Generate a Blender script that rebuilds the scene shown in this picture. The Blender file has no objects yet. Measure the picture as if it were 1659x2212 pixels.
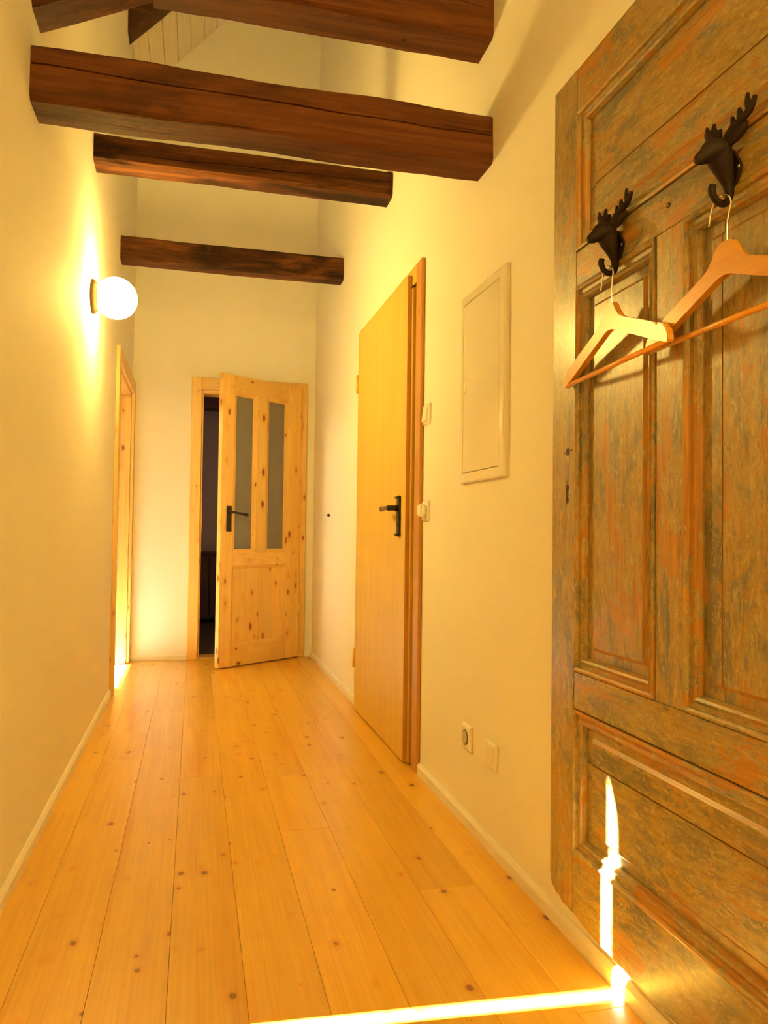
import bpy, bmesh, math, random
from mathutils import Matrix, Vector, noise as mnoise

SC = bpy.context.scene
COL = SC.collection

# ------------------------------------------------------------------ camera
CAM_H = 0.9486
F_PX = 1635.88
YAW, PITCH, ROLL = (math.radians(a) for a in (14.0173, 1.5766, 0.7376))
fw = Vector((math.sin(YAW) * math.cos(PITCH), math.cos(YAW) * math.cos(PITCH), math.sin(PITCH)))
rt = Vector((math.cos(YAW), -math.sin(YAW), 0))
up = rt.cross(fw)
r2 = rt * math.cos(ROLL) + up * math.sin(ROLL)
u2 = -rt * math.sin(ROLL) + up * math.cos(ROLL)
cam_d = bpy.data.cameras.new('camera')
cam_d.sensor_fit = 'HORIZONTAL'
cam_d.sensor_width = 36.0
cam_d.lens = F_PX / 1659.0 * 36.0
cam_d.clip_start = 0.02
cam = bpy.data.objects.new('camera', cam_d)
COL.objects.link(cam)
m = Matrix(((r2.x, u2.x, -fw.x, 0), (r2.y, u2.y, -fw.y, 0), (r2.z, u2.z, -fw.z, CAM_H), (0, 0, 0, 1)))
cam.matrix_world = m
SC.camera = cam

# ------------------------------------------------------------------ light, exposure
SC.view_settings.view_transform = 'Standard'
SC.view_settings.look = 'None'
SC.view_settings.gamma = 1.0
SC.view_settings.use_curve_mapping = False
SC.view_settings.exposure = 0.05
SC.cycles.use_light_tree = False
SC.cycles.sample_clamp_indirect = 40
SC.cycles.max_bounces = 7
SC.cycles.diffuse_bounces = 5
SC.cycles.glossy_bounces = 2
SC.cycles.transmission_bounces = 4
SC.cycles.caustics_reflective = False
SC.cycles.caustics_refractive = False

GLOBE_COL = (1.0, 0.675, 0.155)
GLOBE_HALL = 164.0          # globe on the left wall
GLOBE_REAR = 410.0          # unseen globe added behind the camera to light the near hall
GLOBE_SIDE = 40.0         # globe in the side room
DAY_COL = (1.0, 0.84, 0.45)
DAY_W = 40.0              # daylight through the side room's window
SUN_W = 190.0

world = bpy.data.worlds.new('sky')
SC.world = world
world.use_nodes = True
bg = world.node_tree.nodes['Background']
bg.inputs[0].default_value = (1.0, 0.85, 0.6, 1)
bg.inputs[1].default_value = 0.6

sun_d = bpy.data.lights.new('sun', 'SUN')
sun_d.energy = SUN_W
sun_d.color = (1.0, 0.95, 0.82)
sun_d.angle = math.radians(0.6)
sun = bpy.data.objects.new('sun', sun_d)
COL.objects.link(sun)
SUN_EL = math.radians(47.6)
sd = Vector((math.cos(SUN_EL), -0.07 * math.cos(SUN_EL), -math.sin(SUN_EL)))
sun.rotation_euler = sd.to_track_quat('-Z', 'Y').to_euler()
sun.location = (-4, 2, 5)

day_d = bpy.data.lights.new('window_daylight', 'AREA')
day_d.shape = 'RECTANGLE'
day_d.size, day_d.size_y = 0.9, 0.45
day_d.energy = DAY_W
day_d.color = DAY_COL
day = bpy.data.objects.new('window_daylight', day_d)
COL.objects.link(day)
day.location = (-2.72, 5.39, 2.26)
day.rotation_euler = Vector((1, -0.05, -0.25)).to_track_quat('-Z', 'Y').to_euler()

# ------------------------------------------------------------------ dimensions (metres)
XL, XR, YF = -0.4552, 0.8817, 5.7714
YN = -2.3                   # wall behind the camera
WT = 0.12                   # wall thickness
ZL, SLOPE = 4.14, 1.10      # sloped ceiling: height at the left wall, rise per metre
def ceil_z(x): return ZL + SLOPE * (x - XL)

# ------------------------------------------------------------------ helpers
ORG = {}
def setp(o, label=None, cat=None, group=None, kind=None):
    if label: o['label'] = label
    if cat: o['category'] = cat
    if group: o['group'] = group
    if kind: o['kind'] = kind
    return o

def root(name, loc, label, cat, group=None, kind=None):
    o = bpy.data.objects.new(name, None)
    o.empty_display_size = 0.05
    o.location = loc
    COL.objects.link(o)
    ORG[o.name] = Vector(loc)
    return setp(o, label, cat, group, kind)

def link(name, me, parent=None):
    o = bpy.data.objects.new(name, me)
    COL.objects.link(o)
    if parent is not None: o.parent = parent
    ORG[o.name] = Vector((0, 0, 0)) if parent is None else ORG[parent.name].copy()
    return o

def fin(name, bm, mat, parent=None, smooth=False, at=None):
    """bm holds world coordinates; becomes one mesh object (child keeps its parent's origin)."""
    bmesh.ops.recalc_face_normals(bm, faces=bm.faces)
    if smooth:
        for f in bm.faces: f.smooth = True
    off = ORG[parent.name] if parent is not None else (Vector(at) if at else Vector((0, 0, 0)))
    if off.length: bmesh.ops.translate(bm, verts=bm.verts, vec=-off)
    me = bpy.data.meshes.new(name)
    bm.to_mesh(me); bm.free()
    me.materials.append(mat)
    o = link(name, me, parent)
    if parent is None and at:
        o.location = at; ORG[o.name] = Vector(at)
    return o

def box(bm, x0, x1, y0, y1, z0, z1, bev=0.0, seg=1):
    vs = [bm.verts.new(c) for c in ((x0,y0,z0),(x1,y0,z0),(x1,y1,z0),(x0,y1,z0),(x0,y0,z1),(x1,y0,z1),(x1,y1,z1),(x0,y1,z1))]
    fs = [bm.faces.new([vs[i] for i in q]) for q in ((0,3,2,1),(4,5,6,7),(0,1,5,4),(1,2,6,5),(2,3,7,6),(3,0,4,7))]
    if bev > 0:
        es = list({e for f in fs for e in f.edges})
        bmesh.ops.bevel(bm, geom=es, offset=bev, segments=seg, affect='EDGES', clamp_overlap=True)
    return vs

def boxo(name, b, mat, parent=None, bev=0.0, at=None, seg=1):
    bm = bmesh.new(); box(bm, *b, bev=bev, seg=seg)
    return fin(name, bm, mat, parent, at=at)

def poly_prism(bm, pts, vec):
    """closed polygon (list of 3-vectors) extruded along vec"""
    a = [bm.verts.new(p) for p in pts]
    b = [bm.verts.new(Vector(p) + Vector(vec)) for p in pts]
    n = len(a)
    bm.faces.new(a); bm.faces.new(b[::-1])
    for i in range(n): bm.faces.new((a[i], b[i], b[(i+1) % n], a[(i+1) % n]))

def loft(bm, rings, caps=True, closed=True):
    vr = [[bm.verts.new(p) for p in r] for r in rings]
    n = len(vr[0])
    for a, b in zip(vr, vr[1:]):
        for i in range(n if closed else n - 1):
            bm.faces.new((a[i], a[(i+1) % n], b[(i+1) % n], b[i]))
    if caps:
        bm.faces.new(vr[0][::-1]); bm.faces.new(vr[-1])
    return vr

def tube(bm, pts, rad, seg=10, flat=1.0, flat_axis=None):
    pts = [Vector(p) for p in pts]
    if not isinstance(rad, (list, tuple)): rad = [rad] * len(pts)
    t0 = (pts[1] - pts[0]).normalized()
    nrm = t0.orthogonal().normalized()
    rings = []
    for i, p in enumerate(pts):
        t = (pts[min(i+1, len(pts)-1)] - pts[max(i-1, 0)]).normalized()
        nrm = (nrm - t * nrm.dot(t)).normalized()
        b = t.cross(nrm)
        rg = []
        for k in range(seg):
            a = 2 * math.pi * k / seg
            v = (nrm * math.cos(a) + b * math.sin(a)) * rad[i]
            if flat_axis is not None:
                fa = Vector(flat_axis)
                v -= fa * v.dot(fa) * (1 - flat)
            rg.append(p + v)
        rings.append(rg)
    loft(bm, rings)

def smooth_path(ctrl, rad, n=6):
    """Catmull-Rom through the points, radii interpolated"""
    P = [Vector(c) for c in ctrl]; out = []; ro = []
    for i in range(len(P) - 1):
        p0, p1, p2, p3 = P[max(i-1, 0)], P[i], P[i+1], P[min(i+2, len(P)-1)]
        for k in range(n):
            t = k / n
            out.append(0.5 * ((2*p1) + (p2-p0)*t + (2*p0-5*p1+4*p2-p3)*t*t + (-p0+3*p1-3*p2+p3)*t**3))
            ro.append(rad[i] * (1-t) + rad[i+1] * t)
    out.append(P[-1]); ro.append(rad[-1])
    return out, ro

def lathe_x(bm, c, prof, seg=40):
    """profile (dx, r) revolved round an axis along +x through c"""
    rings = [[(c[0]+dx, c[1]+r*math.cos(2*math.pi*k/seg), c[2]+r*math.sin(2*math.pi*k/seg)) for k in range(seg)] for dx, r in prof]
    loft(bm, rings)

# ------------------------------------------------------------------ materials
def mat(name):
    mt = bpy.data.materials.new(name); mt.use_nodes = True
    nt = mt.node_tree
    return mt, nt, nt.nodes['Principled BSDF']

def N(nt, typ, **kw):
    n = nt.nodes.new(typ)
    for k, v in kw.items():
        if k.startswith('_'): setattr(n, k[1:], v)
        else: n.inputs[k.replace('__', ' ')].default_value = v
    return n

def L(nt, a, b): nt.links.new(a, b)

def math_n(nt, op, a, b=None, c=None):
    n = nt.nodes.new('ShaderNodeMath'); n.operation = op
    for i, v in enumerate((a, b, c)):
        if v is None: continue
        if hasattr(v, 'is_output') or isinstance(v, bpy.types.NodeSocket): L(nt, v, n.inputs[i])
        else: n.inputs[i].default_value = v
    return n.outputs[0]

def mix_c(nt, f, a, b):
    n = nt.nodes.new('ShaderNodeMix'); n.data_type = 'RGBA'
    for sock, v in ((n.inputs[0], f), (n.inputs[6], a), (n.inputs[7], b)):
        if isinstance(v, bpy.types.NodeSocket): L(nt, v, sock)
        elif isinstance(v, (int, float)): sock.default_value = v
        else: sock.default_value = (*v, 1)
    return n.outputs[2]

def ramp(nt, f, stops, interp='LINEAR'):
    n = nt.nodes.new('ShaderNodeValToRGB'); n.color_ramp.interpolation = interp
    el = n.color_ramp.elements
    while len(el) < len(stops): el.new(0.5)
    for e, (p, c) in zip(el, stops):
        e.position = p
        e.color = (c, c, c, 1) if isinstance(c, (int, float)) else (*c, 1)
    L(nt, f, n.inputs[0])
    return n.outputs[0]

def coords(nt, scale, rnd=True, off=(0, 0, 0)):
    tc = N(nt, 'ShaderNodeTexCoord')
    src = tc.outputs['Object']
    if rnd:
        oi = N(nt, 'ShaderNodeObjectInfo')
        cmb = N(nt, 'ShaderNodeCombineXYZ')
        for i, k in enumerate((17.3, 29.1, 11.7)):
            L(nt, math_n(nt, 'MULTIPLY', oi.outputs['Random'], k), cmb.inputs[i])
        ad = N(nt, 'ShaderNodeVectorMath', _operation='ADD')
        L(nt, src, ad.inputs[0]); L(nt, cmb.outputs[0], ad.inputs[1]); src = ad.outputs[0]
    mp = N(nt, 'ShaderNodeMapping')
    mp.inputs['Scale'].default_value = scale
    mp.inputs['Location'].default_value = off
    L(nt, src, mp.inputs['Vector'])
    return mp.outputs[0]

def noise_n(nt, vec, scale=1.0, detail=4.0, rough=0.55, dist=0.0):
    n = N(nt, 'ShaderNodeTexNoise', Scale=scale, Detail=detail, Roughness=rough, Distortion=dist)
    L(nt, vec, n.inputs['Vector'])
    return n.outputs['Fac']

def bump(nt, b, h, strength=0.2, dist=0.002):
    n = N(nt, 'ShaderNodeBump', Strength=strength, Distance=dist)
    L(nt, h, n.inputs['Height']); L(nt, n.outputs[0], b.inputs['Normal'])

def plain(name, col, rough=0.5, metal=0.0, coat=0.0, spec=0.5, var=0.04):
    mt, nt, b = mat(name)
    b.inputs['Base Color'].default_value = (*col, 1)
    b.inputs['Roughness'].default_value = rough
    b.inputs['Metallic'].default_value = metal
    b.inputs['Coat Weight'].default_value = coat
    b.inputs['Specular IOR Level'].default_value = spec
    v = noise_n(nt, coords(nt, (1, 1, 1)), 60, 3)
    L(nt, ramp(nt, v, ((0.3, tuple(c * (1 - var) for c in col)), (0.7, tuple(min(1, c * (1 + var)) for c in col)))), b.inputs['Base Color'])
    return mt

def ax_scale(axis, along, across):
    return tuple(along if a == axis else across for a in 'xyz')

def pine(name, axis, light, dark, knot, rough=0.42, knots=1.0, kscale=(5.0, 9.0), coat=0.0, streak=0.5, tone=0.10):
    mt, nt, b = mat(name)
    g = noise_n(nt, coords(nt, ax_scale(axis, 0.9, 26)), 1.0, 5, 0.6, 0.6)
    g2 = noise_n(nt, coords(nt, ax_scale(axis, 0.5, 6)), 1.0, 3, 0.5, 0.8)
    fine = noise_n(nt, coords(nt, ax_scale(axis, 3, 160)), 1.0, 2, 0.5)
    col = ramp(nt, g, ((0.30, light), (0.72, dark)))
    stk = ramp(nt, g2, ((0.56, 0.0), (0.70, streak)))
    col = mix_c(nt, stk, col, tuple(c * k for c, k in zip(dark, (0.95, 0.80, 0.6))))
    fl = ramp(nt, fine, ((0.35, 0.94), (0.65, 1.05)))
    oi = N(nt, 'ShaderNodeObjectInfo')
    tn = math_n(nt, 'ADD', math_n(nt, 'MULTIPLY', oi.outputs['Random'], 2 * tone), 1.0 - tone)
    mul = N(nt, 'ShaderNodeVectorMath', _operation='MULTIPLY'); L(nt, col, mul.inputs[0]); L(nt, fl, mul.inputs[1])
    mu2 = N(nt, 'ShaderNodeVectorMath', _operation='SCALE'); L(nt, mul.outputs[0], mu2.inputs[0]); L(nt, tn, mu2.inputs['Scale'])
    col = mu2.outputs[0]
    if knots > 0:
        kv = coords(nt, ax_scale(axis, kscale[0], kscale[1]))
        wob = N(nt, 'ShaderNodeTexNoise', Scale=3.0, Detail=2.0); L(nt, kv, wob.inputs['Vector'])
        ad = N(nt, 'ShaderNodeVectorMath', _operation='MULTIPLY_ADD')
        L(nt, wob.outputs['Color'], ad.inputs[0]); ad.inputs[1].default_value = (0.12, 0.12, 0.12); L(nt, kv, ad.inputs[2])
        vo = N(nt, 'ShaderNodeTexVoronoi', Scale=1.0, Randomness=1.0, _feature='F1')
        L(nt, ad.outputs[0], vo.inputs['Vector'])
        sp = N(nt, 'ShaderNodeSeparateColor'); L(nt, vo.outputs['Color'], sp.inputs[0])
        size = math_n(nt, 'MULTIPLY', math_n(nt, 'POWER', sp.outputs[0], 2.0), 0.36 * knots)
        d = math_n(nt, 'DIVIDE', vo.outputs['Distance'], math_n(nt, 'ADD', size, 0.015))
        core = ramp(nt, d, ((0.55, 1.0), (0.85, 0.0)))
        halo = ramp(nt, math_n(nt, 'MULTIPLY', d, 0.4), ((0.30, 0.55), (0.8, 0.0)))
        col = mix_c(nt, halo, col, tuple(c * k for c, k in zip(dark, (0.92, 0.72, 0.45))))
        col = mix_c(nt, core, col, knot)
    L(nt, col, b.inputs['Base Color'])
    b.inputs['Roughness'].default_value = rough
    b.inputs['Coat Weight'].default_value = coat
    b.inputs['Coat Roughness'].default_value = 0.25
    return mt

def old_paint(name, axis, wear=0.5, dark=1.0, coat=0.35):
    """flaking grey-olive paint on orange pine under a clear varnish"""
    mt, nt, b = mat(name)
    base = noise_n(nt, coords(nt, ax_scale(axis, 3.0, 6.5)), 1.0, 5, 0.62, 0.9)
    chip = noise_n(nt, coords(nt, ax_scale(axis, 20, 55)), 1.0, 4, 0.72, 0.8)
    tone = noise_n(nt, coords(nt, ax_scale(axis, 4.0, 10), off=(3, 7, 1)), 1.0, 5, 0.68, 0.8)
    grain = noise_n(nt, coords(nt, ax_scale(axis, 6, 120)), 1.0, 3, 0.6, 0.2)
    crack = noise_n(nt, coords(nt, ax_scale(axis, 14, 110), off=(9, 2, 5)), 1.0, 4, 0.7, 0.6)
    pcol = ramp(nt, tone, ((0.32, (0.165, 0.150, 0.105)), (0.41, (0.235, 0.205, 0.130)), (0.47, (0.40, 0.260, 0.070)), (0.55, (0.37, 0.290, 0.130)), (0.62, (0.215, 0.195, 0.135)), (0.76, (0.46, 0.350, 0.150))))
    mot = noise_n(nt, coords(nt, ax_scale(axis, 28, 70), off=(5, 5, 2)), 1.0, 4, 0.8, 1.6)
    pcol = mix_c(nt, ramp(nt, mot, ((0.55, 0.0), (0.61, 0.6))), pcol, (0.56, 0.46, 0.22))
    pcol = mix_c(nt, ramp(nt, mot, ((0.37, 0.65), (0.44, 0.0))), pcol, (0.20, 0.125, 0.04))
    wood = ramp(nt, grain, ((0.30, (0.52, 0.265, 0.045)), (0.72, (0.40, 0.180, 0.028))))
    msk = math_n(nt, 'ADD', base, math_n(nt, 'MULTIPLY', math_n(nt, 'SUBTRACT', chip, 0.5), 0.55))
    wm = ramp(nt, msk, ((wear - 0.015, 1.0), (wear + 0.02, 0.0)))
    rim = ramp(nt, msk, ((wear + 0.01, 0.0), (wear + 0.028, 0.7), (wear + 0.05, 0.0)))
    col = mix_c(nt, wm, pcol, wood)
    col = mix_c(nt, rim, col, (0.52, 0.38, 0.14))
    cm = ramp(nt, crack, ((0.60, 0.0), (0.70, 0.75)))
    col = mix_c(nt, cm, col, (0.17, 0.085, 0.025))
    gl = ramp(nt, grain, ((0.3, 1.06 * dark), (0.7, 0.84 * dark)))
    mul = N(nt, 'ShaderNodeVectorMath', _operation='MULTIPLY'); L(nt, col, mul.inputs[0]); L(nt, gl, mul.inputs[1])
    L(nt, mul.outputs[0], b.inputs['Base Color'])
    b.inputs['Roughness'].default_value = 0.42
    b.inputs['Coat Weight'].default_value = coat
    b.inputs['Coat Roughness'].default_value = 0.22
    hh = math_n(nt, 'ADD', math_n(nt, 'MULTIPLY', wm, -0.7), math_n(nt, 'MULTIPLY', crack, -0.5))
    hh = math_n(nt, 'ADD', hh, math_n(nt, 'MULTIPLY', grain, 0.25))
    bump(nt, b, hh, 0.35, 0.0012)
    return mt

def beam_wood(name, a, c, d, stain=0.5):
    mt, nt, b = mat(name)
    g = noise_n(nt, coords(nt, (1.6, 28, 28)), 1.0, 6, 0.65, 1.0)
    g2 = noise_n(nt, coords(nt, (2.0, 6, 6), off=(4, 1, 8)), 1.0, 5, 0.6, 0.6)
    ck = noise_n(nt, coords(nt, (2.5, 75, 75), off=(2, 6, 3)), 1.0, 4, 0.65, 0.5)
    col = ramp(nt, g, ((0.30, a), (0.52, c), (0.75, d)))
    st = ramp(nt, g2, ((0.47, 0.0), (0.60, stain)))
    col = mix_c(nt, st, col, tuple(x * 0.42 for x in d))
    cm = ramp(nt, ck, ((0.62, 0.0), (0.72, 0.8)))
    col = mix_c(nt, cm, col, tuple(x * 0.3 for x in d))
    vk = coords(nt, (5, 7, 7))
    vo = N(nt, 'ShaderNodeTexVoronoi', Scale=1.0, _feature='F1'); L(nt, vk, vo.inputs['Vector'])
    sp = N(nt, 'ShaderNodeSeparateColor'); L(nt, vo.outputs['Color'], sp.inputs[0])
    dd = math_n(nt, 'DIVIDE', vo.outputs['Distance'], math_n(nt, 'ADD', math_n(nt, 'MULTIPLY', math_n(nt, 'POWER', sp.outputs[0], 3.0), 0.25), 0.01))
    col = mix_c(nt, ramp(nt, dd, ((0.5, 0.85), (0.95, 0.0))), col, tuple(x * 0.3 for x in d))
    L(nt, col, b.inputs['Base Color'])
    b.inputs['Roughness'].default_value = 0.72
    b.inputs['Specular IOR Level'].default_value = 0.18
    hh = math_n(nt, 'ADD', g, math_n(nt, 'MULTIPLY', cm, -0.8))
    bump(nt, b, hh, 0.6, 0.005)
    return mt

def plaster(name, col):
    mt, nt, b = mat(name)
    n1 = noise_n(nt, coords(nt, (1, 1, 1), rnd=False), 1.6, 2)
    L(nt, ramp(nt, n1, ((0.3, tuple(c * 0.975 for c in col)), (0.7, col))), b.inputs['Base Color'])
    b.inputs['Roughness'].default_value = 0.75
    b.inputs['Specular IOR Level'].default_value = 0.25
    return mt

M = {}
M['wall'] = plaster('white_plaster', (0.84, 0.81, 0.76))
M['trim'] = plain('white_painted_trim', (0.82, 0.79, 0.74), 0.35, var=0.01)
M['floor'] = pine('pine_floor', 'y', (0.72, 0.425, 0.050), (0.65, 0.335, 0.022), (0.23, 0.085, 0.014), rough=0.36, knots=0.64, kscale=(12.0, 17.0), coat=0.45, streak=0.8, tone=0.09)
M['subfloor'] = plain('dark_subfloor', (0.08, 0.045, 0.02), 0.9)
M['pine_v'] = pine('knotty_pine_vertical', 'z', (0.77, 0.525, 0.175), (0.71, 0.425, 0.105), (0.25, 0.085, 0.016), rough=0.38, knots=0.95, kscale=(8.5, 19.0))
M['pine_h'] = pine('knotty_pine_crosswise', 'x', (0.77, 0.525, 0.175), (0.71, 0.425, 0.105), (0.25, 0.085, 0.016), rough=0.38, knots=0.95, kscale=(8.5, 19.0))
M['pine_y'] = pine('knotty_pine_lengthwise', 'y', (0.77, 0.525, 0.175), (0.71, 0.425, 0.105), (0.25, 0.085, 0.016), rough=0.38, knots=0.95, kscale=(8.5, 19.0))
M['veneer'] = pine('light_veneer', 'z', (0.66, 0.455, 0.080), (0.60, 0.385, 0.052), (0.3, 0.12, 0.02), rough=0.40, knots=0.0, streak=0.35, tone=0.02)
M['veneer_edge'] = pine('veneer_edge', 'z', (0.52, 0.26, 0.05), (0.46, 0.21, 0.035), (0.3, 0.12, 0.02), rough=0.45, knots=0.0, streak=0.3, tone=0.02)
M['ceil'] = pine('whitewashed_boards', 'y', (0.76, 0.68, 0.55), (0.70, 0.61, 0.47), (0.5, 0.36, 0.22), rough=0.6, knots=0.3, streak=0.2, tone=0.03)
M['beam'] = beam_wood('old_beam', (0.165, 0.054, 0.015), (0.110, 0.033, 0.010), (0.058, 0.017, 0.006), 0.5)
M['beam_dark'] = beam_wood('old_beam_sooted', (0.185, 0.064, 0.016), (0.090, 0.029, 0.009), (0.036, 0.012, 0.0045), 0.9)
M['beam_black'] = beam_wood('old_rafter_dark', (0.11, 0.05, 0.026), (0.075, 0.034, 0.019), (0.04, 0.018, 0.011), 0.5)
M['paint_v'] = old_paint('flaking_paint_upright', 'z', 0.40, 0.90)
M['paint_h'] = old_paint('flaking_paint_crosswise', 'y', 0.41, 0.90)
M['mould_v'] = old_paint('worn_moulding_upright', 'z', 0.455, 0.92, 0.1)
M['mould_h'] = old_paint('worn_moulding_crosswise', 'y', 0.455, 0.92, 0.1)
M['worn_v'] = old_paint('bare_arris_upright', 'z', 0.58, 0.9)
M['worn_h'] = old_paint('bare_arris_crosswise', 'y', 0.58, 0.9)
M['iron'] = plain('dark_cast_iron', (0.016, 0.0075, 0.005), 0.6, spec=0.22)
M['iron_h'] = plain('blackened_iron', (0.020, 0.010, 0.007), 0.42, spec=0.35)
M['brown_grip'] = plain('brown_lever_grip', (0.11, 0.042, 0.018), 0.4)
M['brass'] = plain('brass', (0.85, 0.60, 0.16), 0.3, 0.35)
M['brass_base'] = plain('aged_brass', (0.022, 0.011, 0.0010), 0.6, 0.0, spec=0.05)
M['plastic'] = plain('glossy_white_plastic', (0.91, 0.88, 0.82), 0.16, var=0.003)
M['enamel'] = plain('glossy_white_enamel', (0.82, 0.785, 0.73), 0.07, spec=1.0, var=0.002)
M['grey_recess'] = plain('socket_recess', (0.55, 0.50, 0.44), 0.4)
M['black'] = plain('black_rubber', (0.012, 0.010, 0.010), 0.6)
M['hanger'] = pine('hanger_beech', 'y', (0.74, 0.355, 0.042), (0.68, 0.30, 0.026), (0.3, 0.15, 0.05), rough=0.33, knots=0.0, streak=0.1, coat=0.3)
M['chrome'] = plain('chrome_wire', (0.85, 0.82, 0.78), 0.15, 1.0)
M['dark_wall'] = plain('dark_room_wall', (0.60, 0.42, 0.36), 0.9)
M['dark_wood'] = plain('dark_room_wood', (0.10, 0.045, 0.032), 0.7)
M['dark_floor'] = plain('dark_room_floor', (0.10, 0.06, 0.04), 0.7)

mt, nt, b = mat('frosted_glass')
b.inputs['Base Color'].default_value = (0.62, 0.60, 0.56, 1)
b.inputs['Roughness'].default_value = 0.45
b.inputs['Transmission Weight'].default_value = 0.72
b.inputs['IOR'].default_value = 1.3
bump(nt, b, noise_n(nt, coords(nt, (1, 1, 1)), 300, 2), 0.15, 0.001)
M['frost'] = mt
mt, nt, b = mat('clear_window_glass')
b.inputs['Base Color'].default_value = (0.95, 0.97, 0.96, 1)
b.inputs['Roughness'].default_value = 0.02
b.inputs['Transmission Weight'].default_value = 1.0
b.inputs['IOR'].default_value = 1.05
M['glass'] = mt

def opal(name, strength):
    mt, nt, b = mat(name)
    b.inputs['Base Color'].default_value = (0.9, 0.88, 0.84, 1)
    b.inputs['Roughness'].default_value = 0.2
    b.inputs['Emission Color'].default_value = (*GLOBE_COL, 1)
    b.inputs['Emission Strength'].default_value = strength
    return mt

# ------------------------------------------------------------------ structure: walls
def struct(name, bm, mt, label, cat):
    return setp(fin(name, bm, mt), label, cat, kind='structure')

D3 = (4.655, 5.672, 1.925)      # side-room doorway in the left wall: y0, y1, top
D4 = (0.62, 1.545, 2.0)         # doorway beside the camera (out of frame), left ajar
bm = bmesh.new()
x0, x1 = XL - WT, XL
for (a, b_, z0, z1) in ((YN, D4[0], 0, ZL), (D4[0], D4[1], D4[2], ZL), (D4[1], D3[0], 0, ZL), (D3[0], D3[1], D3[2], ZL), (D3[1], YF, 0, ZL)):
    box(bm, x0, x1, a, b_, z0, z1)
struct('wall_left', bm, M['wall'], 'white plastered wall carrying the globe lamp', 'wall')

D2 = (2.975, 3.985, 2.0)        # right doorway
bm = bmesh.new()
x0, x1 = XR, XR + WT
for (a, b_, z0, z1) in ((YN, D2[0], 0, 5.75), (D2[0], D2[1], D2[2], 5.75), (D2[1], YF, 0, 5.75)):
    box(bm, x0, x1, a, b_, z0, z1)
box(bm, XR + 0.085, XR + WT, D2[0], D2[1], 0, D2[2])
struct('wall_right', bm, M['wall'], 'white plastered wall behind the old painted door and fuse box', 'wall')

D1 = (0.028, 0.756, 1.992)      # far doorway
bm = bmesh.new()
for (a, b_, z0, z1) in ((XL - WT, D1[0], 0, 5.75), (D1[0], D1[1], D1[2], 5.75), (D1[1], XR + WT, 0, 5.75)):
    box(bm, a, b_, YF, YF + WT, z0, z1)
struct('wall_far', bm, M['wall'], 'white plastered end wall around the half-open glazed pine door', 'wall')

bm = bmesh.new()
box(bm, XL - WT, XR + WT, YN - WT, YN, 0, 5.75)
struct('wall_near', bm, M['wall'], 'white plastered end wall behind the camera', 'wall')

# ceiling: sloped boards running along the hall, on a backing slab
ceil = root('ceiling', (XL, YN, ZL), 'whitewashed board ceiling sloping up above the beams', 'ceiling', kind='structure')
bm = bmesh.new()
pts = [(XL - 0.16, YN - 0.1, ceil_z(XL - 0.16) + 0.03), (XR + 0.16, YN - 0.1, ceil_z(XR + 0.16) + 0.03),
       (XR + 0.16, YN - 0.1, ceil_z(XR + 0.16) + 0.15), (XL - 0.16, YN - 0.1, ceil_z(XL - 0.16) + 0.15)]
poly_prism(bm, pts, (0, YF - YN + 0.25, 0))
fin('backing', bm, M['wall'], ceil)
bw = 0.0905
x = XL
while x < XR - 0.01:
    xa, xb = x + 0.0012, min(x + bw, XR)
    bm = bmesh.new()
    pts = [(xa, YN, ceil_z(xa)), (xb - 0.0012, YN, ceil_z(xb - 0.0012)), (xb - 0.0012, YN, ceil_z(xb - 0.0012) + 0.028), (xa, YN, ceil_z(xa) + 0.028)]
    poly_prism(bm, pts, (0, YF - YN, 0))
    fin('board', bm, M['ceil'], ceil)
    x += bw

# floor: every plank its own piece
floor = root('floor', (XL, YN, 0), 'pale knotty pine plank floor running down the hall', 'floor', kind='structure')
boxo('subfloor', (XL - WT, XR + WT, YN - WT, YF + 0.02, -0.08, -0.022), M['subfloor'], floor)
rows = [(-0.4552, -0.352, (2.75, 0.4)), (-0.352, -0.194, (3.738, 3.317, 1.0, -1.2)), (-0.194, -0.0365, (4.93, 1.28, -0.8)),
        (-0.0365, 0.1205, (4.548, 3.024, 0.9, -1.0)), (0.1205, 0.2795, (3.484, 0.6)), (0.2795, 0.4375, (2.972, 2.426, -0.3)),
        (0.4375, 0.5955, (4.95, 1.05, -1.1)), (0.5955, 0.7555, (2.812, 1.954, -0.2)), (0.7555, 0.8817, (4.321, 1.388, -0.6))]
for xa, xb, js in rows:
    ys = sorted([YN, YF + 0.02] + list(js))
    for ya, yb in zip(ys, ys[1:]):
        boxo('plank', (xa + 0.0003, xb - 0.0003, ya + 0.0003, yb - 0.0003, -0.022, 0.0), M['floor'], floor, bev=0.0006)

# baseboards (4 cm, chamfered top)
def baseboard(name, p0, p1, inward, label):
    """strip from p0 to p1 (xy), thickness into the room along inward"""
    bm = bmesh.new()
    t, h = 0.013, 0.042
    n = Vector((inward[0], inward[1], 0))
    a = Vector((p0[0], p0[1], 0)); d = Vector((p1[0]-p0[0], p1[1]-p0[1], 0))
    prof = [(0, 0), (t, 0), (t, h * 0.72), (t * 0.45, h), (0, h)]
    poly_prism(bm, [a + n * u + Vector((0, 0, v)) for u, v in prof], d)
    return setp(fin(name, bm, M['trim']), label, 'baseboard', kind='structure')
baseboard('baseboard_left', (XL, 1.56), (XL, 4.565), (1, 0), 'low white baseboard along the wall with the globe lamp')
baseboard('baseboard_right', (XR, YN), (XR, 2.892), (-1, 0), 'low white baseboard running under the old painted door')
baseboard('baseboard_right_far', (XR, 4.062), (XR, YF), (-1, 0), 'short white baseboard between the veneer door and the end wall')
baseboard('baseboard_far', (XL + 0.022, YF), (-0.042, YF), (0, -1), 'short white baseboard left of the glazed pine door')
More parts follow.
